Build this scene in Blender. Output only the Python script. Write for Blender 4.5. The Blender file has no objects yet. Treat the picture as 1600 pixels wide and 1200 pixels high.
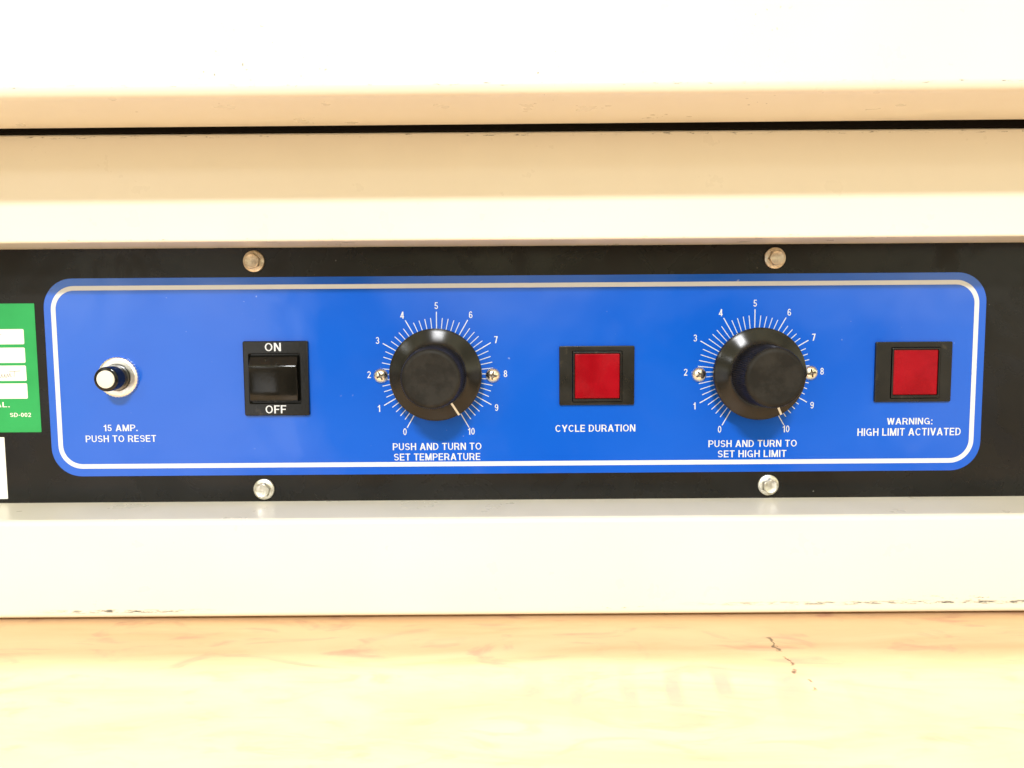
import bpy, bmesh, math, random
from mathutils import Matrix, Vector

random.seed(7)
scene = bpy.context.scene
COL = scene.collection
MM = 0.001          # everything below is written in millimetres; X right, Z up, the oven faces -Y
PI = math.pi

# ------------------------------------------------------------------ camera
cd = bpy.data.cameras.new("camera")
cd.sensor_width = 36.0
cd.lens = 1300.0 / 1600.0 * 36.0
cd.clip_start = 0.01
cd.clip_end = 50.0
cam = bpy.data.objects.new("camera", cd)
COL.objects.link(cam)
cam.matrix_world = (Matrix.Translation((0.0, -0.338, 0.0))
                    @ Matrix.Rotation(math.radians(90.0 - 5.133), 4, 'X')
                    @ Matrix.Rotation(math.radians(-0.40), 4, 'Z'))
scene.camera = cam

# ------------------------------------------------------------------ world: the dim warm room round the oven
world = bpy.data.worlds.new("World")
scene.world = world
world.use_nodes = True
wn, wl = world.node_tree.nodes, world.node_tree.links
wn.clear()
w_out = wn.new("ShaderNodeOutputWorld")
w_bg = wn.new("ShaderNodeBackground")
w_tc = wn.new("ShaderNodeTexCoord")
w_sep = wn.new("ShaderNodeSeparateXYZ")
w_ramp = wn.new("ShaderNodeValToRGB")
w_map = wn.new("ShaderNodeMapRange")
w_map.inputs[1].default_value = -1.0
w_map.inputs[2].default_value = 1.0
wl.new(w_tc.outputs["Generated"], w_sep.inputs[0])
wl.new(w_sep.outputs["Z"], w_map.inputs[0])
wl.new(w_map.outputs[0], w_ramp.inputs[0])
wl.new(w_ramp.outputs[0], w_bg.inputs[0])
wl.new(w_bg.outputs[0], w_out.inputs[0])
e = w_ramp.color_ramp.elements
e[0].position = 0.485; e[0].color = (0.28, 0.21, 0.14, 1)      # floor side of the room
e[1].position = 0.515; e[1].color = (1.00, 0.93, 0.60, 1)      # walls and ceiling
# the room is not even: furniture, doors and walls blur into soft lighter and darker areas all round
w_noise = wn.new("ShaderNodeTexNoise")
w_noise.inputs["Scale"].default_value = 3.2
w_noise.inputs["Detail"].default_value = 2.0
w_noise.inputs["Roughness"].default_value = 0.5
w_str = wn.new("ShaderNodeMapRange")
w_str.inputs[1].default_value = 0.36; w_str.inputs[2].default_value = 0.64
w_str.inputs[3].default_value = 0.12; w_str.inputs[4].default_value = 2.2
wl.new(w_tc.outputs["Generated"], w_noise.inputs["Vector"])
wl.new(w_noise.outputs["Fac"], w_str.inputs[0])
wl.new(w_str.outputs[0], w_bg.inputs[1])

# ------------------------------------------------------------------ lamps of the room, and two added for reflections in the film
def area(name, loc, target, sx, sy, power, colour):
    l = bpy.data.lights.new(name, 'AREA')
    l.shape = 'RECTANGLE'; l.size = sx; l.size_y = sy
    l.energy = power; l.color = colour
    o = bpy.data.objects.new(name, l)
    COL.objects.link(o)
    o.location = loc
    o.rotation_euler = (Vector(target) - Vector(loc)).to_track_quat('-Z', 'Y').to_euler()
    return o

area("ceiling_lamp_front", (-0.12, -1.92, 1.18), (0, 0, 0), 0.36, 0.10, 40.0, (0.98, 0.985, 1.0))
area("ceiling_lamp_overhead", (-0.05, -0.135, 1.60), (-0.05, -0.13, 0), 1.10, 0.15, 41.0, (1.0, 0.97, 0.90))
area("wall_lamp_left", (-1.30, -2.1, 0.78), (0, 0, -0.05), 0.4, 0.16, 4.5, (0.96, 0.98, 1.0))
area("added_haze_lamp_left", (-1.02, -2.1, -0.20), (0, 0, -0.02), 0.80, 0.60, 2.7, (0.95, 0.98, 1.0))  # added lamp; its mirror image puts the pale haze on the film's left
area("added_haze_lamp_right", (1.42, -2.1, -0.16), (0, 0, -0.02), 0.50, 0.60, 0.9, (0.97, 0.98, 1.0))  # added lamp, reflected as a fainter haze at the film's right end

scene.view_settings.view_transform = 'Standard'
scene.view_settings.look = 'None'
scene.view_settings.exposure = 0.0
scene.view_settings.gamma = 1.0

# ------------------------------------------------------------------ material helpers
class NT:
    """thin wrapper for building a node material"""
    def __init__(self, name, base=(0.8, 0.8, 0.8), rough=0.5, metal=0.0, spec=0.5):
        self.m = bpy.data.materials.new(name)
        self.m.use_nodes = True
        self.n = self.m.node_tree.nodes
        self.l = self.m.node_tree.links
        self.b = self.n["Principled BSDF"]
        self.b.inputs["Base Color"].default_value = (*base, 1)
        self.b.inputs["Roughness"].default_value = rough
        self.b.inputs["Metallic"].default_value = metal
        self.b.inputs["Specular IOR Level"].default_value = spec
        self._pos = None
    def new(self, t): return self.n.new(t)
    def link(self, a, b): self.l.new(a, b)
    def pos(self):
        if self._pos is None:
            tc = self.new("ShaderNodeTexCoord")
            self._pos = tc.outputs["Object"]
        return self._pos
    def mapped(self, scale=(1, 1, 1), loc=(0, 0, 0), rot=(0, 0, 0)):
        mp = self.new("ShaderNodeMapping")
        mp.inputs["Scale"].default_value = scale
        mp.inputs["Location"].default_value = loc
        mp.inputs["Rotation"].default_value = rot
        self.link(self.pos(), mp.inputs["Vector"])
        return mp.outputs[0]
    def noise(self, vec, scale, detail=4, rough=0.55, dist=0.0):
        t = self.new("ShaderNodeTexNoise")
        t.inputs["Scale"].default_value = scale
        t.inputs["Detail"].default_value = detail
        t.inputs["Roughness"].default_value = rough
        t.inputs["Distortion"].default_value = dist
        self.link(vec, t.inputs["Vector"])
        return t.outputs["Fac"]
    def ramp(self, fac, a, b, lo=0.0, hi=1.0):
        t = self.new("ShaderNodeMapRange")
        t.interpolation_type = 'SMOOTHSTEP'
        t.inputs[1].default_value = a; t.inputs[2].default_value = b
        t.inputs[3].default_value = lo; t.inputs[4].default_value = hi
        self.link(fac, t.inputs[0])
        return t.outputs[0]
    def math(self, op, a, b=None, c=None):
        t = self.new("ShaderNodeMath"); t.operation = op
        for i, v in enumerate((a, b, c)):
            if v is None: continue
            if isinstance(v, (int, float)): t.inputs[i].default_value = v
            else: self.link(v, t.inputs[i])
        return t.outputs[0]
    def xyz(self):
        s = self.new("ShaderNodeSeparateXYZ"); self.link(self.pos(), s.inputs[0])
        return s.outputs
    def mix(self, fac, a, b):
        t = self.new("ShaderNodeMix"); t.data_type = 'RGBA'
        for sock, v in ((t.inputs[0], fac), (t.inputs[6], a), (t.inputs[7], b)):
            if isinstance(v, tuple): sock.default_value = (*v, 1)
            elif isinstance(v, (int, float)): sock.default_value = v
            else: self.link(v, sock)
        return t.outputs[2]
    def bump(self, h, strength=0.2, dist=0.0002):
        t = self.new("ShaderNodeBump")
        t.inputs["Strength"].default_value = strength
        t.inputs["Distance"].default_value = dist
        self.link(h, t.inputs["Height"])
        self.link(t.outputs[0], self.b.inputs["Normal"])
    def colour(self, s): self.link(s, self.b.inputs["Base Color"])
    def rough(self, s): self.link(s, self.b.inputs["Roughness"])

def band(t, v, centre, half, soft):
    """1 inside centre +- half (metres), fading over soft"""
    d = t.math('ABSOLUTE', t.math('SUBTRACT', v, centre))
    return t.ramp(d, half, half + soft, 1.0, 0.0)

def enamel(name, scuffs=()):
    """cream enamel on sheet metal; scuffs: (z centre, half height, x from, x to, amount)"""
    t = NT(name, rough=0.32)
    p = t.pos()
    x, y, z = t.xyz()
    col = t.mix(t.ramp(t.noise(p, 9, 3), 0.3, 0.7), (0.80, 0.765, 0.66), (0.83, 0.80, 0.70))
    # small chips and specks
    sp = t.math('MULTIPLY', t.ramp(t.noise(p, 620, 1, 0.5), 0.735, 0.76),
                t.ramp(t.noise(p, 22, 1), 0.64, 0.72))
    mask = t.math('MULTIPLY', sp, 0.75)
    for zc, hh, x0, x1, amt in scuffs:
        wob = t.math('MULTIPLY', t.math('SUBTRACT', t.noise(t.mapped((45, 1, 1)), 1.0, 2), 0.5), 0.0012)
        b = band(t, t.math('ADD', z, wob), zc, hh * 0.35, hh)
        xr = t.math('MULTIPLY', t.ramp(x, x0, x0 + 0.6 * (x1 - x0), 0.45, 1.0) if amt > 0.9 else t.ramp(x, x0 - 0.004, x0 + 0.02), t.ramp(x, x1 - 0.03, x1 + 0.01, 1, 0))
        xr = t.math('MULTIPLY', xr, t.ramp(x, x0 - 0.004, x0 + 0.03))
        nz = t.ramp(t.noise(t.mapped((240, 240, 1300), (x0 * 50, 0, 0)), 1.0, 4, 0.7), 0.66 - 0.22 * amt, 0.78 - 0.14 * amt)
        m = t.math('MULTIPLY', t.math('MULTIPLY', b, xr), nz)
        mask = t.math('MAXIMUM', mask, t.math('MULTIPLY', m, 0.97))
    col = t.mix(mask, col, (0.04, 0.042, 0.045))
    t.colour(col)
    t.rough(t.ramp(t.noise(p, 60, 4), 0.3, 0.7, 0.27, 0.38))
    t.bump(t.noise(p, 700, 2), 0.05, 0.0002)
    return t.m

M = {}
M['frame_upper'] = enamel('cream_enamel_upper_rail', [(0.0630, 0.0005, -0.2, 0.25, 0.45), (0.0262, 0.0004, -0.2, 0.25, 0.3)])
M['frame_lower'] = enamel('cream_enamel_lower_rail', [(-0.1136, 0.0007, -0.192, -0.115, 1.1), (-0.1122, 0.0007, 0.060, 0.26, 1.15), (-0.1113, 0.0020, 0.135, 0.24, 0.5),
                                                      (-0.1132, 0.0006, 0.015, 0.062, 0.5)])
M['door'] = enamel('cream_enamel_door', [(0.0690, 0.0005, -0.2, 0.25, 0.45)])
M['body'] = enamel('cream_enamel_body')

# black painted control plate
t = NT('black_painted_plate', (0.012, 0.0115, 0.010), 0.3, 0.0, 0.26)
sm = t.ramp(t.noise(t.pos(), 38, 5, 0.6, 0.6), 0.42, 0.68)
t.rough(t.math('ADD', 0.22, t.math('MULTIPLY', sm, 0.22)))
dust = t.math('MULTIPLY', t.ramp(t.noise(t.mapped((520, 520, 520)), 1.0, 1), 0.76, 0.80), t.ramp(t.noise(t.pos(), 30, 1), 0.5, 0.6))
t.colour(t.mix(dust, t.mix(t.ramp(t.noise(t.pos(), 24, 3), 0.35, 0.7), (0.006, 0.0056, 0.005), (0.010, 0.0094, 0.0085)), (0.25, 0.24, 0.22)))
t.bump(t.noise(t.pos(), 420, 3), 0.06, 0.0002)
M['black_plate'] = t.m

# blue polycarbonate overlay film
t = NT('blue_overlay_film', (0.012, 0.105, 0.62), 0.16)
sm = t.ramp(t.noise(t.pos(), 26, 5, 0.62, 0.8), 0.44, 0.66)
t.rough(t.math('ADD', 0.08, t.math('MULTIPLY', sm, 0.09)))
sc = t.math('MULTIPLY', t.ramp(t.noise(t.mapped((420, 420, 420)), 1.0, 1), 0.745, 0.80), t.ramp(t.noise(t.pos(), 35, 1), 0.52, 0.6))
t.colour(t.mix(t.math('MULTIPLY', sc, 0.5), t.mix(t.ramp(t.noise(t.pos(), 14, 2), 0.3, 0.7), (0.004, 0.092, 0.57), (0.006, 0.102, 0.60)), (0.35, 0.45, 0.7)))
t.bump(t.noise(t.pos(), 24, 2), 0.30, 0.0012)
M['blue'] = t.m

M['print_white'] = NT('white_screen_print', (0.62, 0.67, 0.74), 0.35).m
M['tick_white'] = NT('thin_white_print', (0.62, 0.69, 0.80), 0.35).m

def plastic(name, base, r0, r1, scale=90, bump=0.08, spec=0.5):
    t = NT(name, base, r0)
    t.rough(t.ramp(t.noise(t.pos(), scale, 4), 0.3, 0.7, r0, r1))
    b2 = tuple(min(1, c * 1.5 + 0.002) for c in base)
    t.colour(t.mix(t.ramp(t.noise(t.pos(), scale * 0.6, 4), 0.45, 0.75), base, b2))
    t.bump(t.noise(t.pos(), 900, 2), bump, 0.0002)
    t.b.inputs['Specular IOR Level'].default_value = spec
    return t.m
M['gloss_black'] = plastic('glossy_black_plastic', (0.006, 0.006, 0.005), 0.10, 0.20, spec=0.33)
t = NT('turned_black_plastic', (0.010, 0.0095, 0.008), 0.30, 0.0, 0.38)
tg = t.new("ShaderNodeTangent"); tg.direction_type = 'RADIAL'; tg.axis = 'Y'
t.link(tg.outputs[0], t.b.inputs["Tangent"])
t.b.inputs["Anisotropic"].default_value = 0.9
t.b.inputs["Anisotropic Rotation"].default_value = 0.25
t.rough(t.ramp(t.noise(t.pos(), 160, 3), 0.3, 0.7, 0.20, 0.24))
M['skirt_black'] = t.m
M['matte_black'] = plastic('matte_black_grip', (0.009, 0.0085, 0.0075), 0.50, 0.65, 160, 0.2, 0.2)
M['lamp_black'] = plastic('satin_black_bezel', (0.007, 0.007, 0.006), 0.26, 0.40, spec=0.4)
def dusty(m_, thr, colour, amount, scale):
    """worn, dusty patches with ragged edges over a plastic"""
    nt = m_.node_tree; b_ = nt.nodes["Principled BSDF"]
    old = b_.inputs["Base Color"].links[0].from_socket
    tc_ = nt.nodes.new("ShaderNodeTexCoord"); nz_ = nt.nodes.new("ShaderNodeTexNoise")
    nz_.inputs["Scale"].default_value = scale; nz_.inputs["Detail"].default_value = 6; nz_.inputs["Roughness"].default_value = 0.7
    mr_ = nt.nodes.new("ShaderNodeMapRange")
    mr_.inputs[1].default_value = thr; mr_.inputs[2].default_value = thr + 0.12; mr_.inputs[4].default_value = amount
    mx_ = nt.nodes.new("ShaderNodeMix"); mx_.data_type = 'RGBA'; mx_.inputs[7].default_value = (*colour, 1)
    nt.links.new(tc_.outputs["Object"], nz_.inputs["Vector"]); nt.links.new(nz_.outputs["Fac"], mr_.inputs[0])
    nt.links.new(mr_.outputs[0], mx_.inputs[0]); nt.links.new(old, mx_.inputs[6]); nt.links.new(mx_.outputs[2], b_.inputs["Base Color"])
dusty(M['matte_black'], 0.46, (0.05, 0.047, 0.042), 0.22, 75)
dusty(M['lamp_black'], 0.60, (0.10, 0.085, 0.06), 0.5, 160)
dusty(M['gloss_black'], 0.62, (0.07, 0.065, 0.055), 0.4, 160)
M['near_black'] = NT('near_black_rubber', (0.006, 0.005, 0.004), 0.9, 0.0, 0.1).m  # near black to keep the door gap dark; also on the feet
M['pointer'] = NT('cream_pointer_paint', (0.80, 0.79, 0.74), 0.5).m
M['button_white'] = NT('ivory_plastic', (0.78, 0.75, 0.66), 0.35).m

def metal(name, base, r0, r1, wear=None):
    t = NT(name, base, r0, 1.0)
    t.rough(t.ramp(t.noise(t.pos(), 500, 4), 0.3, 0.7, r0, r1))
    if wear:
        t.colour(t.mix(t.ramp(t.noise(t.pos(), 420, 5, 0.65), 0.45, 0.66), base, wear))
    t.bump(t.noise(t.pos(), 900, 3), 0.2, 0.0002)
    return t.m
M['zinc'] = metal('zinc_plated_steel', (0.74, 0.72, 0.66), 0.34, 0.52, (0.52, 0.49, 0.42))
M['zinc_warm_shade'] = metal('warm_shaded_zinc_steel', (0.72, 0.66, 0.55), 0.36, 0.55, (0.48, 0.42, 0.33))  # zinc with the warm shade under the rail put into its colour
M['nickel'] = metal('nickel_plated_screw', (0.80, 0.77, 0.70), 0.20, 0.34)
M['recess'] = metal('dark_screw_recess', (0.20, 0.17, 0.14), 0.5, 0.7)  # darker, duller metal for the screw recess
M['aluminium'] = metal('satin_aluminium_nut', (0.86, 0.85, 0.83), 0.30, 0.42)

# red lamp lenses
t = NT('red_lamp_lens', (0.56, 0.010, 0.018), 0.2)
t.b.inputs["Specular IOR Level"].default_value = 0.14
t.colour(t.mix(t.ramp(t.noise(t.pos(), 90, 3, 0.5, 0.5), 0.35, 0.7), (0.24, 0.002, 0.007), (0.30, 0.004, 0.011)))
t.rough(t.ramp(t.noise(t.pos(), 140, 4), 0.35, 0.7, 0.16, 0.34))
t.bump(t.noise(t.pos(), 60, 2), 0.2, 0.001)
M['red'] = t.m

t = NT('green_vinyl_label', (0.02, 0.50, 0.13), 0.42)
t.colour(t.mix(t.ramp(t.noise(t.pos(), 60, 3), 0.3, 0.7), (0.009, 0.31, 0.075), (0.014, 0.35, 0.09)))
M['green'] = t.m
M['paper'] = NT('white_paper_label', (0.82, 0.82, 0.80), 0.6).m
M['ink'] = NT('grey_pen_ink', (0.22, 0.22, 0.23), 0.7).m

# pale maple tabletop
t = NT('pale_maple_tabletop', (0.78, 0.58, 0.34), 0.34)
x, y, z = t.xyz()
warp = t.noise(t.mapped((5, 7, 5)), 1.0, 3, 0.5, 0.5)
g1 = t.noise(t.mapped((9, 34, 9), (0, 0, 0), (0, 0, 0.30)), 1.0, 6, 0.6, 1.2)
g2 = t.noise(t.mapped((26, 60, 26), (3, 1, 0), (0, 0, 0.62)), 1.0, 4, 0.55, 1.8)
col = t.mix(t.ramp(g1, 0.35, 0.68), (0.79, 0.545, 0.335), (0.71, 0.465, 0.27))
col = t.mix(t.math('MULTIPLY', t.ramp(g2, 0.50, 0.74), 0.85), col, (0.60, 0.33, 0.23))
# short ray-fleck bars running across the grain near the middle right
wv = t.new("ShaderNodeTexWave"); wv.wave_type = 'BANDS'; wv.bands_direction = 'X'
wv.inputs["Scale"].default_value = 19.0; wv.inputs["Distortion"].default_value = 5.5
wv.inputs["Detail"].default_value = 2.0; wv.inputs["Detail Scale"].default_value = 1.4
t.link(t.mapped((1, 0.30, 1), (0, 0, 0), (0, 0, 0.22)), wv.inputs["Vector"])
area_m = t.math('MULTIPLY', t.ramp(x, -0.03, 0.03), t.ramp(x, 0.07, 0.14, 1, 0))
area_m = t.math('MULTIPLY', area_m, t.math('MULTIPLY', t.ramp(y, -0.125, -0.085), t.ramp(y, -0.084, -0.066, 1, 0)))
fleck = t.math('MULTIPLY', t.math('MULTIPLY', t.ramp(wv.outputs["Fac"], 0.55, 0.95), area_m), t.ramp(t.noise(t.pos(), 70, 3), 0.34, 0.58, 0.12, 0.85))
col = t.mix(fleck, col, (0.60, 0.31, 0.25))
# dark broken check in the wood: runs from (97,-54) to (113,-86) mm
ax, ay, bx_, by_ = 0.0915, -0.049, 0.0925, -0.090
L = math.hypot(bx_ - ax, by_ - ay); ux, uy = (bx_ - ax) / L, (by_ - ay) / L
dx, dy = t.math('SUBTRACT', x, ax), t.math('SUBTRACT', y, ay)
along = t.math('ADD', t.math('MULTIPLY', dx, ux), t.math('MULTIPLY', dy, uy))
across = t.math('SUBTRACT', t.math('MULTIPLY', dx, uy), t.math('MULTIPLY', dy, ux))
wob = t.math('MULTIPLY', t.math('SUBTRACT', t.noise(t.pos(), 130, 3, 0.6), 0.5), 0.011)
dist = t.math('ABSOLUTE', t.math('ADD', across, wob))
crack = t.math('MULTIPLY', t.ramp(dist, 0.0002, 0.0010, 1, 0), t.math('MULTIPLY', t.ramp(along, -0.001, 0.001), t.ramp(along, L - 0.001, L + 0.002, 1, 0)))
crack = t.math('MULTIPLY', crack, t.ramp(t.noise(t.pos(), 210, 2, 0.5), 0.44, 0.56))
col = t.mix(t.math('MULTIPLY', crack, 0.88), col, (0.10, 0.06, 0.03))
t.colour(col)
t.rough(t.ramp(g1, 0.3, 0.7, 0.32, 0.46))
t.bump(t.noise(t.mapped((40, 400, 40)), 1.0, 3), 0.05, 0.0004)
M['wood'] = t.m

# ------------------------------------------------------------------ mesh helpers (millimetres in, metres out)
def tag(o, label=None, cat=None, group=None, kind=None):
    if label: o['label'] = label
    if cat: o['category'] = cat
    if group: o['group'] = group
    if kind: o['kind'] = kind
    return o

def link_bm(name, bm, mat, parent=None, smooth=None):
    bmesh.ops.recalc_face_normals(bm, faces=bm.faces[:])
    for v in bm.verts: v.co *= MM
    me = bpy.data.meshes.new(name)
    bm.to_mesh(me); bm.free()
    me.materials.append(mat)
    if smooth is not None:
        me.set_sharp_from_angle(angle=math.radians(smooth))
        for p in me.polygons: p.use_smooth = max(abs(c) for c in p.normal) < 0.99995   # flat faces stay flat
    o = bpy.data.objects.new(name, me)
    COL.objects.link(o)
    if parent is not None: o.parent = parent
    return o

def add_box(bm, x0, x1, y0, y1, z0, z1, bevel=0.0, seg=3):
    r = bmesh.ops.create_cube(bm, size=1.0)
    vs = r['verts']
    for v in vs:
        v.co = Vector(((x0 + x1) / 2 + v.co.x * (x1 - x0), (y0 + y1) / 2 + v.co.y * (y1 - y0), (z0 + z1) / 2 + v.co.z * (z1 - z0)))
    if bevel > 0:
        es = list({e for v in vs for e in v.link_edges})
        bmesh.ops.bevel(bm, geom=es, offset=bevel, segments=seg, profile=0.5, affect='EDGES')

def rr_outline(x0, x1, z0, z1, r, n=8):
    pts = []
    for cx, cz, a0 in ((x1 - r, z1 - r, 0), (x0 + r, z1 - r, 90), (x0 + r, z0 + r, 180), (x1 - r, z0 + r, 270)):
        for i in range(n + 1):
            a = math.radians(a0 + 90.0 * i / n)
            pts.append((cx + r * math.cos(a), cz + r * math.sin(a)))
    return pts

def add_loops(bm, loops, cap_first=False, cap_last=False, close=True):
    rings = [[bm.verts.new(p) for p in lp] for lp in loops]
    for a, b in zip(rings, rings[1:]):
        n = len(a)
        for i in range(n if close else n - 1):
            j = (i + 1) % n
            bm.faces.new((a[i], a[j], b[j], b[i]))
    if cap_first: bm.faces.new(rings[0])
    if cap_last: bm.faces.new(rings[-1])
    return rings

def plate(bm, x0, x1, z0, z1, r, yb, yf, edge=0.0, n=8):
    """rounded plate from yb (back) to yf (front, smaller)"""
    o = rr_outline(x0, x1, z0, z1, r, n)
    lp = [[(x, yb, z) for x, z in o]]
    if edge > 0:
        lp.append([(x, yf + edge, z) for x, z in o])
        i1 = rr_outline(x0 + edge * .3, x1 - edge * .3, z0 + edge * .3, z1 - edge * .3, max(r - edge * .3, .01), n)
        lp.append([(x, yf + edge * .3, z) for x, z in i1])
        i2 = rr_outline(x0 + edge, x1 - edge, z0 + edge, z1 - edge, max(r - edge, .01), n)
        lp.append([(x, yf, z) for x, z in i2])
    else:
        lp.append([(x, yf, z) for x, z in o])
    add_loops(bm, lp, True, True)

def frame_ring(bm, outer, inner, r_out, r_in, yb, yf, y_in, edge=0.3, n=5):
    """picture-frame bezel: outer / inner = (x0,x1,z0,z1); walls go back to yb outside and y_in inside"""
    def O(d): return rr_outline(outer[0] + d, outer[1] - d, outer[2] + d, outer[3] - d, max(r_out - d, .05), n)
    def I(d): return rr_outline(inner[0] + d, inner[1] - d, inner[2] + d, inner[3] - d, max(r_in - d, .05), n)
    L = [[(x, yb, z) for x, z in O(0)], [(x, yf + edge, z) for x, z in O(0)], [(x, yf + edge * .3, z) for x, z in O(edge * .3)],
         [(x, yf, z) for x, z in O(edge)], [(x, yf, z) for x, z in I(-edge * .7)], [(x, yf + edge * .7, z) for x, z in I(0)],
         [(x, y_in, z) for x, z in I(0)]]
    add_loops(bm, L)

def lathe(bm, prof, cx, cz, n=64, cap_first=True, cap_last=True, rmod=None):
    loops = []
    for k, (r, y) in enumerate(prof):
        lp = []
        for i in range(n):
            a = 2 * PI * i / n
            rr = r + (rmod(k, i) if rmod else 0.0)
            lp.append((cx + rr * math.cos(a), y, cz + rr * math.sin(a)))
        loops.append(lp)
    add_loops(bm, loops, cap_first, cap_last)

# a plain grotesque alphabet drawn as strokes: cap height 1, stem 2*SH
SH = 0.076
def _arc(cx, cy, rx, ry, a0, a1, n=14):
    return [(cx + rx * math.cos(math.radians(a0 + (a1 - a0) * i / n)), cy + ry * math.sin(math.radians(a0 + (a1 - a0) * i / n))) for i in range(n + 1)]
def _ln(*p): return ('s', list(p), False)
def _cv(p): return ('s', p, False)
def _el(cx, cy, rx, ry): return ('s', _arc(cx, cy, rx, ry, 0, 360, 28)[:-1], True)
def _pa(xb, yb, xt, yt, w=0.175): return ('p', [(xb, yb), (xb + w, yb), (xt + w, yt), (xt, yt)])
def _bx(x0, y0, x1, y1): return ('p', [(x0, y0), (x1, y0), (x1, y1), (x0, y1)])
_st = lambda x: _bx(x - SH, 0, x + SH, 1)
_hb = lambda x0, x1, y: _bx(x0, y - 0.068, x1, y + 0.068)
_P = [(.08, .925), (.34, .925)] + _arc(.34, .685, .22, .24, 90, -90)[1:-1] + [(.34, .445), (.08, .445)]
_S = _arc(.30, .71, .215, .21, 22, 262, 16) + _arc(.30, .29, .225, .21, 82, -158, 16)
GLYPH = {
 'A': (.72, [_pa(0, 0, .272, 1), _pa(.545, 0, .272, 1), _hb(.14, .58, .30)]),
 'C': (.68, [_cv(_arc(.36, .5, .28, .42, 42, 318, 24))]),
 'D': (.66, [_st(.082), _cv([(.08, .925), (.28, .925)] + _arc(.28, .5, .295, .425, 90, -90, 18)[1:-1] + [(.28, .075), (.08, .075)])]),
 'E': (.57, [_st(.082), _hb(.1, .56, .075), _hb(.1, .53, .51), _hb(.1, .56, .925)]),
 'F': (.53, [_st(.082), _hb(.1, .49, .49), _hb(.1, .54, .925)]),
 'G': (.72, [_cv(_arc(.36, .5, .28, .42, 44, 330, 24)), _hb(.38, .68, .43), _bx(.55, 0.0, .68, .45)]),
 'H': (.65, [_st(.082), _st(.568), _hb(.1, .55, .52)]),
 'I': (.165, [_st(.082)]),
 'L': (.53, [_st(.082), _hb(.1, .53, .075)]),
 'M': (.78, [_st(.082), _st(.698), _pa(.305, 0, .01, 1, .17), _pa(.305, 0, .60, 1, .17)]),
 'N': (.66, [_st(.082), _st(.578), _pa(.475, 0, .01, 1, .175)]),
 'O': (.74, [_el(.37, .5, .29, .425)]),
 'P': (.61, [_st(.082), _cv(_P)]),
 'R': (.66, [_st(.082), _cv(_P), _pa(.475, 0, .34, .44, .18)]),
 'S': (.60, [_cv(_S)]),
 'T': (.59, [_hb(0, .59, .925), _st(.295)]),
 'U': (.64, [_cv([(.082, 1), (.082, .36)] + _arc(.32, .34, .238, .265, 180, 360, 16) + [(.558, .36), (.558, 1)])]),
 'V': (.68, [_pa(.255, 0, 0, 1), _pa(.255, 0, .505, 1)]),
 'W': (.90, [_pa(.17, 0, 0, 1, .16), _pa(.17, 0, .37, 1, .16), _pa(.57, 0, .37, 1, .16), _pa(.57, 0, .74, 1, .16)]),
 'Y': (.68, [_pa(.25, .38, 0, 1), _pa(.25, .38, .505, 1), _bx(.26, 0, .42, .46)]),
 '0': (.52, [_el(.26, .5, .185, .425)]),
 '1': (.36, [_st(.27), ('p', [(.02, .66), (.22, .69), (.27, .98), (.17, .85), (.02, .78)])]),
 '2': (.52, [_cv(_arc(.255, .70, .185, .225, 170, -32, 14) + [(.09, .10)]), _hb(.02, .51, .075)]),
 '3': (.52, [_cv(_arc(.25, .72, .17, .205, 165, -100, 14)), _cv(_arc(.25, .29, .19, .215, 100, -165, 14))]),
 '4': (.54, [_bx(.31, 0, .46, 1), _hb(.0, .54, .27), _pa(.0, .25, .30, 1, .15)]),
 '5': (.52, [_cv([(.47, .925), (.14, .925), (.10, .50)]), _cv(_arc(.25, .32, .19, .24, 140, -165, 16))]),
 '6': (.53, [_el(.27, .31, .185, .235), _cv(_arc(.275, .5, .19, .425, 40, 200, 14))]),
 '7': (.50, [_hb(0, .50, .925), _pa(.10, 0, .33, .93, .165)]),
 '8': (.52, [_el(.26, .725, .16, .20), _el(.26, .29, .185, .215)]),
 '9': (.53, [_el(.26, .69, .185, .235), _cv(_arc(.255, .5, .19, .425, 220, 380, 14))]),
 '.': (.17, [_bx(0, 0, .17, .17)]),
 ':': (.17, [_bx(0, 0, .17, .17), _bx(0, .55, .17, .72)]),
 '-': (.30, [_hb(0, .30, .42)]),
}
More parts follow.
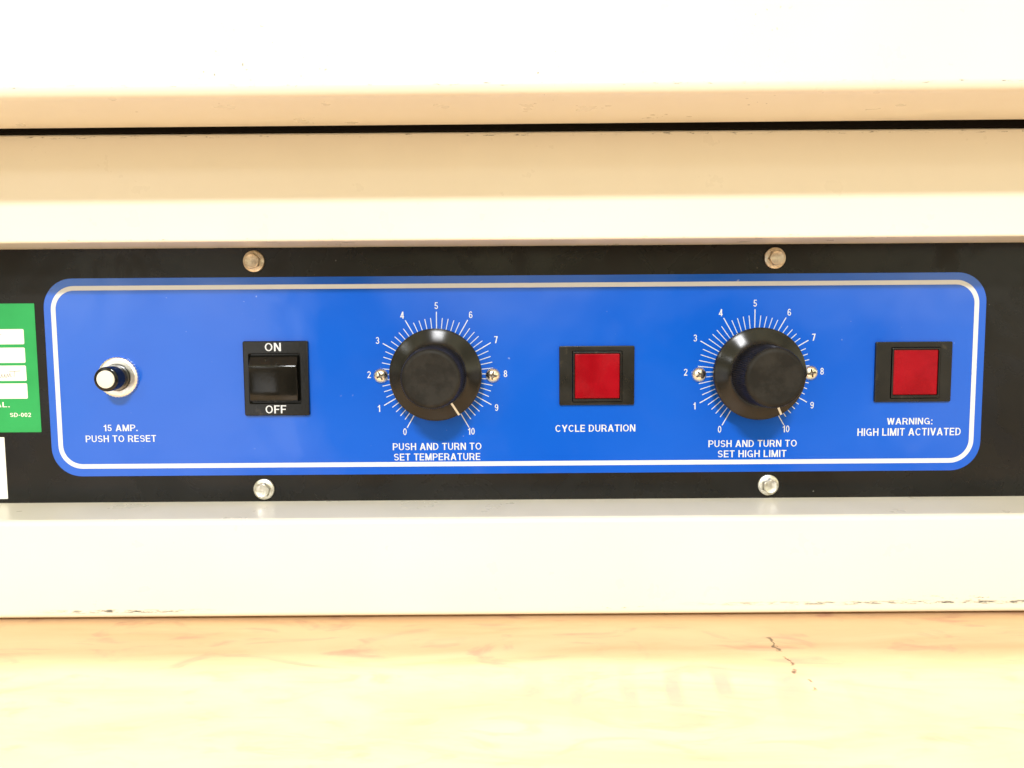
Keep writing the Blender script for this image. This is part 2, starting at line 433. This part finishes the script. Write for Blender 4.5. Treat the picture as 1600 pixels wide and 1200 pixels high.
def text_mesh(name, s, x0, x1, z0, z1, y, mat, parent, weight=1.0, fit=True):
    """flat lettering in the box x0..x1, z0..z1 at depth y (fit=False: centred at its natural width)"""
    h = z1 - z0
    wid, place = 0.0, []
    for ch in s:
        if ch == ' ': wid += 0.33; continue
        place.append((ch, wid)); wid += GLYPH[ch][0] + 0.115
    wid -= 0.115
    if fit: sx, ox = (x1 - x0) / wid, x0
    else: sx, ox = h, (x0 + x1) / 2 - wid * h / 2
    bm = bmesh.new()
    for ch, off in place:
        for k, st in enumerate(GLYPH[ch][1]):
            yy = y - 0.006 * k
            def W(p): return bm.verts.new((ox + (off + p[0]) * sx, yy, z0 + p[1] * h))
            if st[0] == 'p':
                bm.faces.new([W(p) for p in st[1]]); continue
            pts, closed = st[1], st[2]
            n = len(pts); L_, R_ = [], []
            for i in range(n):
                a = pts[i - 1] if (i > 0 or closed) else pts[i]
                b = pts[(i + 1) % n] if (i < n - 1 or closed) else pts[i]
                d1 = Vector((pts[i][0] - a[0], pts[i][1] - a[1])); d2 = Vector((b[0] - pts[i][0], b[1] - pts[i][1]))
                d1 = d1.normalized() if d1.length > 1e-9 else d2.normalized()
                d2 = d2.normalized() if d2.length > 1e-9 else d1
                t_ = (d1 + d2).normalized()
                m_ = min(1.5, 1.0 / max(0.3, t_.dot(d2)))
                wd = SH * 0.84 * weight * m_
                nx_, ny_ = -t_.y * wd, t_.x * wd * 0.93
                L_.append(W((pts[i][0] + nx_, pts[i][1] + ny_))); R_.append(W((pts[i][0] - nx_, pts[i][1] - ny_)))
            for i in range(n if closed else n - 1):
                j = (i + 1) % n
                bm.faces.new((L_[i], L_[j], R_[j], R_[i]))
    return link_bm(name, bm, mat, parent)

# ------------------------------------------------------------------ setting: the tabletop
bm = bmesh.new()
add_box(bm, -700, 700, -235, 420, -157.8, -117.8, 3.0)
table = tag(link_bm("tabletop", bm, M['wood'], None, 40), "pale maple tabletop with a dark broken check under the oven", "tabletop", kind="structure")

# ------------------------------------------------------------------ the oven
oven = bpy.data.objects.new("laboratory_oven", None)
COL.objects.link(oven)
oven.empty_display_size = 0.05
tag(oven, "cream enamelled laboratory oven with a recessed black and blue control panel", "oven")

bm = bmesh.new()
add_box(bm, -330, 330, -28, 380, 66.0, 420, 2)
add_box(bm, -329, 329, 10, 380, -115, 65.0, 2)
link_bm("cabinet_body", bm, M['body'], oven, 40)
bm = bmesh.new()
add_box(bm, -320, 320, -30.5, -28.2, 64.3, 90, 0.3)  # dark strip added to stand in for deep shade in the door gap
link_bm("gap_shade_strip", bm, M['near_black'], oven, 40)

bm = bmesh.new()
add_box(bm, -330, 330, -30, 9.5, 25.35, 64.15, 0.9, 4)
tag(link_bm("upper_rail", bm, M['frame_upper'], oven, 40), "cream enamelled rail between the door and the control panel")
bm = bmesh.new()
add_box(bm, -330, 330, -30, 9.5, -116.4, -78.3, 2.1, 5)
tag(link_bm("lower_rail", bm, M['frame_lower'], oven, 40), "cream enamelled bottom rail scuffed along its lower edge")
for fx in (-300, 300):
    for fy in (10, 340):
        bm = bmesh.new()
        lathe(bm, [(14, 0.0), (14, 2.0)], 0, 0, 24)
        for v in bm.verts: v.co = Vector((v.co.x + fx, v.co.z + fy, -117.7 + v.co.y))
        link_bm("foot", bm, M['near_black'], oven, 40)

# door, hung a hair out of level
bm = bmesh.new()
add_box(bm, -330, 330, -75, -30.9, 65.9, 420, 3.2, 6)
ang = math.radians(0.12)
for v in bm.verts:
    v.co.z += math.tan(ang) * v.co.x
tag(link_bm("oven_door", bm, M['door'], oven, 40), "white enamelled oven door overhanging the rail, its bottom edge worn")

# black control plate
bm = bmesh.new()
add_box(bm, -329, 329, 0, 2, -78.9, 25.9)
plate_o = tag(link_bm("control_plate", bm, M['black_plate'], oven), "black painted plate behind the blue overlay")

# blue overlay with its white border and printing (children of the overlay)
bm = bmesh.new()
plate(bm, -189.1, 192.0, -67.3, 13.6, 12.0, -0.01, -0.20, 0.06, 12)
overlay = tag(link_bm("overlay_film", bm, M['blue'], oven, 40), "glossy blue overlay film with rounded corners and white border")
YP = -0.26
bm = bmesh.new()
oo = rr_outline(-186.2, 189.1, -64.1, 10.55, 9.6, 12)
ii = rr_outline(-184.3, 187.2, -62.2, 8.75, 7.8, 12)
add_loops(bm, [[(x, YP, z) for x, z in oo], [(x, YP, z) for x, z in ii]])
link_bm("border_line", bm, M['print_white'], overlay)

def caption(s, x0, x1, z1, z0): text_mesh("lettering", s, x0, x1, z0, z1, YP, M['print_white'], overlay)
caption("15 AMP.", -167.4, -153.4, -45.9, -48.6)
caption("PUSH TO RESET", -174.9, -146.0, -50.3, -53.1)
caption("PUSH AND TURN TO", -49.1, -12.7, -54.4, -57.3)
caption("SET TEMPERATURE", -48.7, -13.2, -58.7, -61.6)
caption("CYCLE DURATION", 17.6, 50.4, -47.3, -50.2)
caption("PUSH AND TURN TO", 80.4, 116.7, -54.1, -56.95)
caption("SET HIGH LIMIT", 84.3, 112.5, -58.3, -61.2)
caption("WARNING:", 153.4, 172.0, -45.4, -48.1)
caption("HIGH LIMIT ACTIVATED", 141.4, 183.8, -49.6, -52.7)

# dial scales: 51 thin lines and eleven numerals each
def dial(cx, cz):
    bm = bmesh.new()
    for k in range(51):
        a = math.radians(-150 + 6 * k)
        s, c = math.sin(a), math.cos(a)
        major = k % 5 == 0
        r0, r1, w = 15.6, (25.3 if major else 22.9), (0.19 if major else 0.155)
        q = [(r0, -w), (r1, -w), (r1, w), (r0, w)]
        bm.faces.new([bm.verts.new((cx + r * s + d * c, YP, cz + r * c - d * s)) for r, d in q])
    link_bm("dial_scale", bm, M['tick_white'], overlay)
    for k in range(11):
        a = math.radians(-150 + 30 * k)
        R = 27.75 if k not in (0, 10) else 27.2
        x, z = cx + R * math.sin(a), cz + R * math.cos(a)
        h = 1.42
        text_mesh("numeral", str(k), x, x, z - h, z + h, YP, M['print_white'], overlay, 0.95, False)
DIALS = ((-30.4, -26.1), (98.5, -26.0))
for d in DIALS: dial(*d)

# ---- knobs
def make_knob(cx, cz, pointer_deg, label):
    bm = bmesh.new()
    lathe(bm, [(8.5, -0.3), (8.5, -5.6), (17.6, -6.2), (18.2, -6.5), (18.45, -7.0), (18.45, -8.3), (18.3, -8.75), (17.9, -9.0),
               (17.2, -9.22), (16.0, -9.62), (14.8, -10.05), (13.6, -10.55), (12.9, -10.95), (12.5, -11.3), (12.1, -12.0)], cx, cz, 128)
    knob = tag(link_bm("control_knob", bm, M['skirt_black'], oven, 35), label)
    # fluted grip
    nf, n = 88, 88 * 4
    prof = [(11.9, -11.0), (12.05, -11.6), (12.05, -12.2), (11.75, -21), (11.45, -26.3), (11.2, -27.2), (10.8, -27.75), (10.2, -28.0), (9.6, -28.05)]
    amp = [0, 0.10, 0.16, 0.16, 0.15, 0.10, 0.04, 0, 0]
    bm = bmesh.new()
    lathe(bm, prof, cx, cz, n, True, False, lambda k, i: amp[k] * math.cos(2 * PI * nf * i / n))
    # gently dished front
    loops = []
    for r, y in ((9.6, -28.05), (7.5, -27.9), (4.0, -27.75), (1.2, -27.7)):
        loops.append([(cx + r * math.cos(2 * PI * i / 88), y, cz + r * math.sin(2 * PI * i / 88)) for i in range(88)])
    add_loops(bm, loops, False, True)
    link_bm("grip", bm, M['matte_black'], knob, 50)
    # pointer line inlaid on the skirt
    a = math.radians(pointer_deg); s, c = math.sin(a), math.cos(a)
    bm = bmesh.new()
    w = 0.42
    def P(r, d, y): return (cx + r * s + d * c, y, cz + r * c - d * s)
    path = [(12.8, -11.15), (13.6, -10.66), (14.8, -10.16), (16.0, -9.73), (17.2, -9.33), (18.0, -9.08), (18.45, -8.85), (18.6, -8.3), (18.6, -7.2)]
    lo = []
    for r, y in path:
        lo.append([P(r, -w, y), P(r, w, y), P(r - 0.3, w, y + 0.4), P(r - 0.3, -w, y + 0.4)])
    add_loops(bm, lo, True, True)
    link_bm("pointer_line", bm, M['pointer'], knob)
    return knob
make_knob(-30.4, -25.8, 150.0, "black skirted knob of the temperature dial, left of the two")
make_knob(98.6, -26.3, 152.0, "black skirted knob of the high limit dial, right of the two")

# ---- pan-head screws either side of each dial
def make_screw(cx, cz, rot, label):
    """dome with a cross let into it; the dome carries the plated metal, the recess is its own darker piece"""
    R, H = 3.08, 1.9
    ca, sa = math.cos(rot), math.sin(rot)
    def hgt(d): return -0.25 - H * max(0.0, 1 - (d / R) ** 2.6) ** 0.62
    def cross(u, v):
        p, q = abs(u * ca + v * sa), abs(-u * sa + v * ca)
        al, aw = 1.62, 0.30
        return (p < aw and q < al) or (q < aw and p < al) or (p + q < 0.95)
    nr, na = 40, 96
    dome, rec = bmesh.new(), bmesh.new()
    rr = [R * (1 - k / nr) for k in range(nr)] + [0.02]
    pts = {}
    for k, r in enumerate(rr):
        for i in range(na):
            u, v = r * math.cos(2 * PI * i / na), r * math.sin(2 * PI * i / na)
            deep = 1.05 * (1 - 0.45 * r / 1.62) if cross(u, v) else 0.0
            pts[k, i] = ((cx + u, hgt(r) + deep, cz + v), deep > 0)
    vd, vr = {}, {}
    def G(bm_, cache, key):
        if key not in cache: cache[key] = bm_.verts.new(pts[key][0])
        return cache[key]
    for k in range(nr):
        for i in range(na):
            ks = [(k, i), (k, (i + 1) % na), (k + 1, (i + 1) % na), (k + 1, i)]
            inside = any(pts[q][1] for q in ks)
            bm_, ca_ = (rec, vr) if inside else (dome, vd)
            bm_.faces.new([G(bm_, ca_, q) for q in ks])
    base = [dome.verts.new((cx + R * math.cos(2 * PI * i / na), -0.1, cz + R * math.sin(2 * PI * i / na))) for i in range(na)]
    for i in range(na):
        j = (i + 1) % na
        dome.faces.new((base[i], base[j], vd[0, j], vd[0, i]))
    scr = tag(link_bm("pan_head_screw", dome, M['nickel'], oven, 70), label)
    link_bm("cross_recess", rec, M['recess'], scr)
for cx, cz, rot, lab in ((-53.3, -26.6, 0.45, "cross-head screw at numeral 2 of the temperature dial"),
                         (-7.8, -26.7, -0.15, "cross-head screw at numeral 8 of the temperature dial"),
                         (76.2, -27.0, 0.55, "cross-head screw at numeral 2 of the high limit dial"),
                         (121.5, -26.6, 0.25, "cross-head screw at numeral 8 of the high limit dial")):
    make_screw(cx, cz, rot, lab)

# ---- reset breaker button
bx0, bz0 = -160.0, -26.4
bm = bmesh.new()
lathe(bm, [(8.15, -0.2), (8.15, -1.5), (7.9, -1.8), (7.2, -2.0), (5.6, -2.0), (5.3, -1.7)], bx0, bz0, 160, True, True,
      lambda k, i: (0.06 if (i % 4 < 2) else -0.04) if k < 2 else 0.0)
nut = tag(link_bm("reset_button", bm, M['aluminium'], oven, 35), "breaker reset button in a satin round nut")
bm = bmesh.new()
lathe(bm, [(5.25, -1.4), (5.25, -3.6), (5.15, -4.2), (4.95, -5.0), (4.9, -10.6), (4.75, -11.1), (4.4, -11.35), (3.7, -11.4)], bx0, bz0, 64)
link_bm("button_collar", bm, M['gloss_black'], nut, 35)
bm = bmesh.new()
lathe(bm, [(3.55, -11.0), (3.55, -11.55), (3.4, -11.75), (3.0, -11.85), (1.5, -11.95), (0.3, -11.97)], bx0, bz0, 48)
link_bm("button_tip", bm, M['button_white'], nut, 35)

# ---- rocker switch
sw = (-108.85, -82.45, -42.5, -12.1)
op = (-106.4, -85.9, -37.4, -17.3)
bm = bmesh.new()
frame_ring(bm, sw, op, 0.7, 0.4, -0.2, -1.9, -0.3, 0.45)
o = rr_outline(*op, 0.4, 5)
bm.faces.new([bm.verts.new((x, -0.32, z)) for x, z in o])
switch = tag(link_bm("rocker_switch", bm, M['gloss_black'], oven, 35), "black rocker power switch with ON above and OFF below")
bm = bmesh.new()
prof = [(-17.95, -0.35), (-17.95, -1.1), (-18.3, -1.5), (-20.0, -2.9), (-21.3, -3.95), (-21.75, -4.25), (-22.2, -4.45), (-22.65, -4.5), (-23.1, -4.42), (-25.0, -4.25), (-28.5, -4.0), (-32.0, -3.85), (-35.6, -3.8), (-36.3, -3.5), (-36.6, -2.9), (-36.6, -0.35)]
X0, X1 = -106.0, -86.6
loops = []
for xx, ins in ((X0, 0.25), (X0 + 0.12, 0.08), (X0 + 0.35, 0), (X1 - 0.35, 0), (X1 - 0.12, 0.08), (X1, 0.25)):
    loops.append([(xx, min(y + ins, -0.35), z) for z, y in prof])
add_loops(bm, loops, True, True)
link_bm("rocker", bm, M['gloss_black'], switch, 60)
text_mesh("lettering", "ON", -99.8, -93.2, -16.2, -12.85, -1.96, M['print_white'], switch)
text_mesh("lettering", "OFF", -100.3, -91.9, -41.5, -38.2, -1.96, M['print_white'], switch)

# ---- red indicator lamps
def make_lamp(x0, x1, z0, z1, lx0, lx1, lz0, lz1, label):
    bm = bmesh.new()
    frame_ring(bm, (x0, x1, z0, z1), (lx0 - 0.75, lx1 + 0.75, lz0 - 1.2, lz1 + 0.8), 0.6, 0.2, -0.2, -1.5, -0.4, 0.35)
    lamp = tag(link_bm("indicator_lamp", bm, M['lamp_black'], oven, 35), label)
    bm = bmesh.new()
    frame_ring(bm, (lx0 - 0.66, lx1 + 0.66, lz0 - 1.1, lz1 + 0.7), (lx0, lx1, lz0, lz1), 0.25, 0.3, -0.3, -2.0, -0.5, 0.2)
    link_bm("lens_rim", bm, M['lamp_black'], lamp, 35)
    bm = bmesh.new()
    plate(bm, lx0 + 0.08, lx1 - 0.08, lz0 + 0.08, lz1 - 0.08, 0.5, -0.3, -1.75, 0.5, 5)
    link_bm("red_lens", bm, M['red'], lamp, 35)
make_lamp(19.2, 49.75, -39.1, -15.0, 25.4, 43.85, -36.5, -18.0, "red square indicator lamp above CYCLE DURATION")
make_lamp(147.5, 178.5, -38.7, -14.2, 154.6, 172.8, -35.9, -17.35, "red square indicator lamp above the high limit warning")

# ---- hex washer-head bolts of the control plate
def make_bolt(cx, cz, rot, mat, label):
    bm = bmesh.new()
    lathe(bm, [(4.3, -0.05), (4.35, -0.6), (4.2, -0.95), (3.6, -1.25), (2.6, -1.4)], cx, cz, 48)
    b = tag(link_bm("panel_bolt", bm, mat, oven, 35), label)
    bm = bmesh.new()
    def hexr(r, y, n=36, k=1.0):
        lp = []
        for i in range(n):
            a = 2 * PI * i / n
            f = math.cos(PI / 6) / math.cos(((a) % (PI / 3)) - PI / 6)
            rr = r * (k * f + (1 - k))
            lp.append((cx + rr * math.cos(a + rot), y, cz + rr * math.sin(a + rot)))
        return lp
    add_loops(bm, [hexr(3.15, -1.0), hexr(3.15, -3.4), hexr(2.95, -3.75, k=.6), hexr(2.55, -3.95, k=0.0), hexr(2.1, -3.8, k=0.0), hexr(1.2, -3.55, k=0.0), hexr(0.3, -3.5, k=0.0)], False, True)
    link_bm("hex_head", bm, mat, b, 30)
for cx, cz, rot, mt, lab in ((-103.4, 19.9, 0.3, 'zinc_warm_shade', "washer-head bolt above the rocker switch, on the black plate"),
                             (106.0, 19.75, 0.1, 'zinc_warm_shade', "shade-tinted washer-head bolt above the high limit dial"),
                             (-102.4, -73.1, 0.2, 'zinc', "bright washer-head bolt under the rocker switch"),
                             (105.2, -72.8, 0.5, 'zinc', "bright washer-head bolt under the high limit dial")):
    make_bolt(cx, cz, rot, M[mt], lab)

# ---- labels stuck to the left end of the plate
bm = bmesh.new()
plate(bm, -262, -192.9, -48.8, 3.7, 0.35, -0.01, -0.16, 0.04, 4)
sticker = tag(link_bm("calibration_sticker", bm, M['green'], oven, 40), "green vinyl sticker with white writing boxes, left of the blue overlay")
for xr, z1, z0 in ((-197.75, -6.6, -12.75), (-197.7, -14.1, -20.3), (-197.65, -21.4, -27.65), (-197.6, -28.7, -34.95)):
    bm = bmesh.new()
    plate(bm, -256, xr, z0, z1, 0.5, -0.17, -0.20, 0, 4)
    link_bm("writing_box", bm, M['paper'], sticker)
text_mesh("lettering", "AL.", -211.2, -205.2, -38.4, -36.3, -0.22, M['paper'], sticker, 1.1)
text_mesh("lettering", "SD-002", -205.3, -196.7, -42.45, -40.75, -0.22, M['paper'], sticker, 1.1)
# pen strokes in the third box
def stroke(pts, w=0.10):
    bm = bmesh.new()
    for (xa, za), (xb, zb) in zip(pts, pts[1:]):
        L_ = math.hypot(xb - xa, zb - za) or 1e-6
        nx, nz = -(zb - za) / L_ * w, (xb - xa) / L_ * w
        bm.faces.new([bm.verts.new((px, -0.24, pz)) for px, pz in ((xa + nx, za + nz), (xb + nx, zb + nz), (xb - nx, zb - nz), (xa - nx, za - nz))])
    link_bm("pen_stroke", bm, M['ink'], sticker)
stroke([(-209.2, -23.4), (-209.5, -26.4), (-208.2, -26.3), (-207.6, -24.9), (-207.5, -26.1), (-206.8, -26.1), (-206.4, -24.9), (-206.3, -26.1),
        (-205.7, -26.2), (-205.4, -24.8), (-204.9, -26.0), (-204.3, -24.5), (-204.1, -25.9), (-203.5, -26.0)])
stroke([(-204.6, -23.9), (-200.0, -23.6)])
stroke([(-202.4, -23.7), (-202.7, -26.0)])
stroke([(-207.4, -8.6), (-206.9, -8.9)])
bm = bmesh.new()
plate(bm, -262, -208.3, -76.5, -50.8, 0.3, -0.01, -0.14, 0.03, 4)
tag(link_bm("paper_label", bm, M['paper'], oven, 40), "plain white paper label under the green sticker")
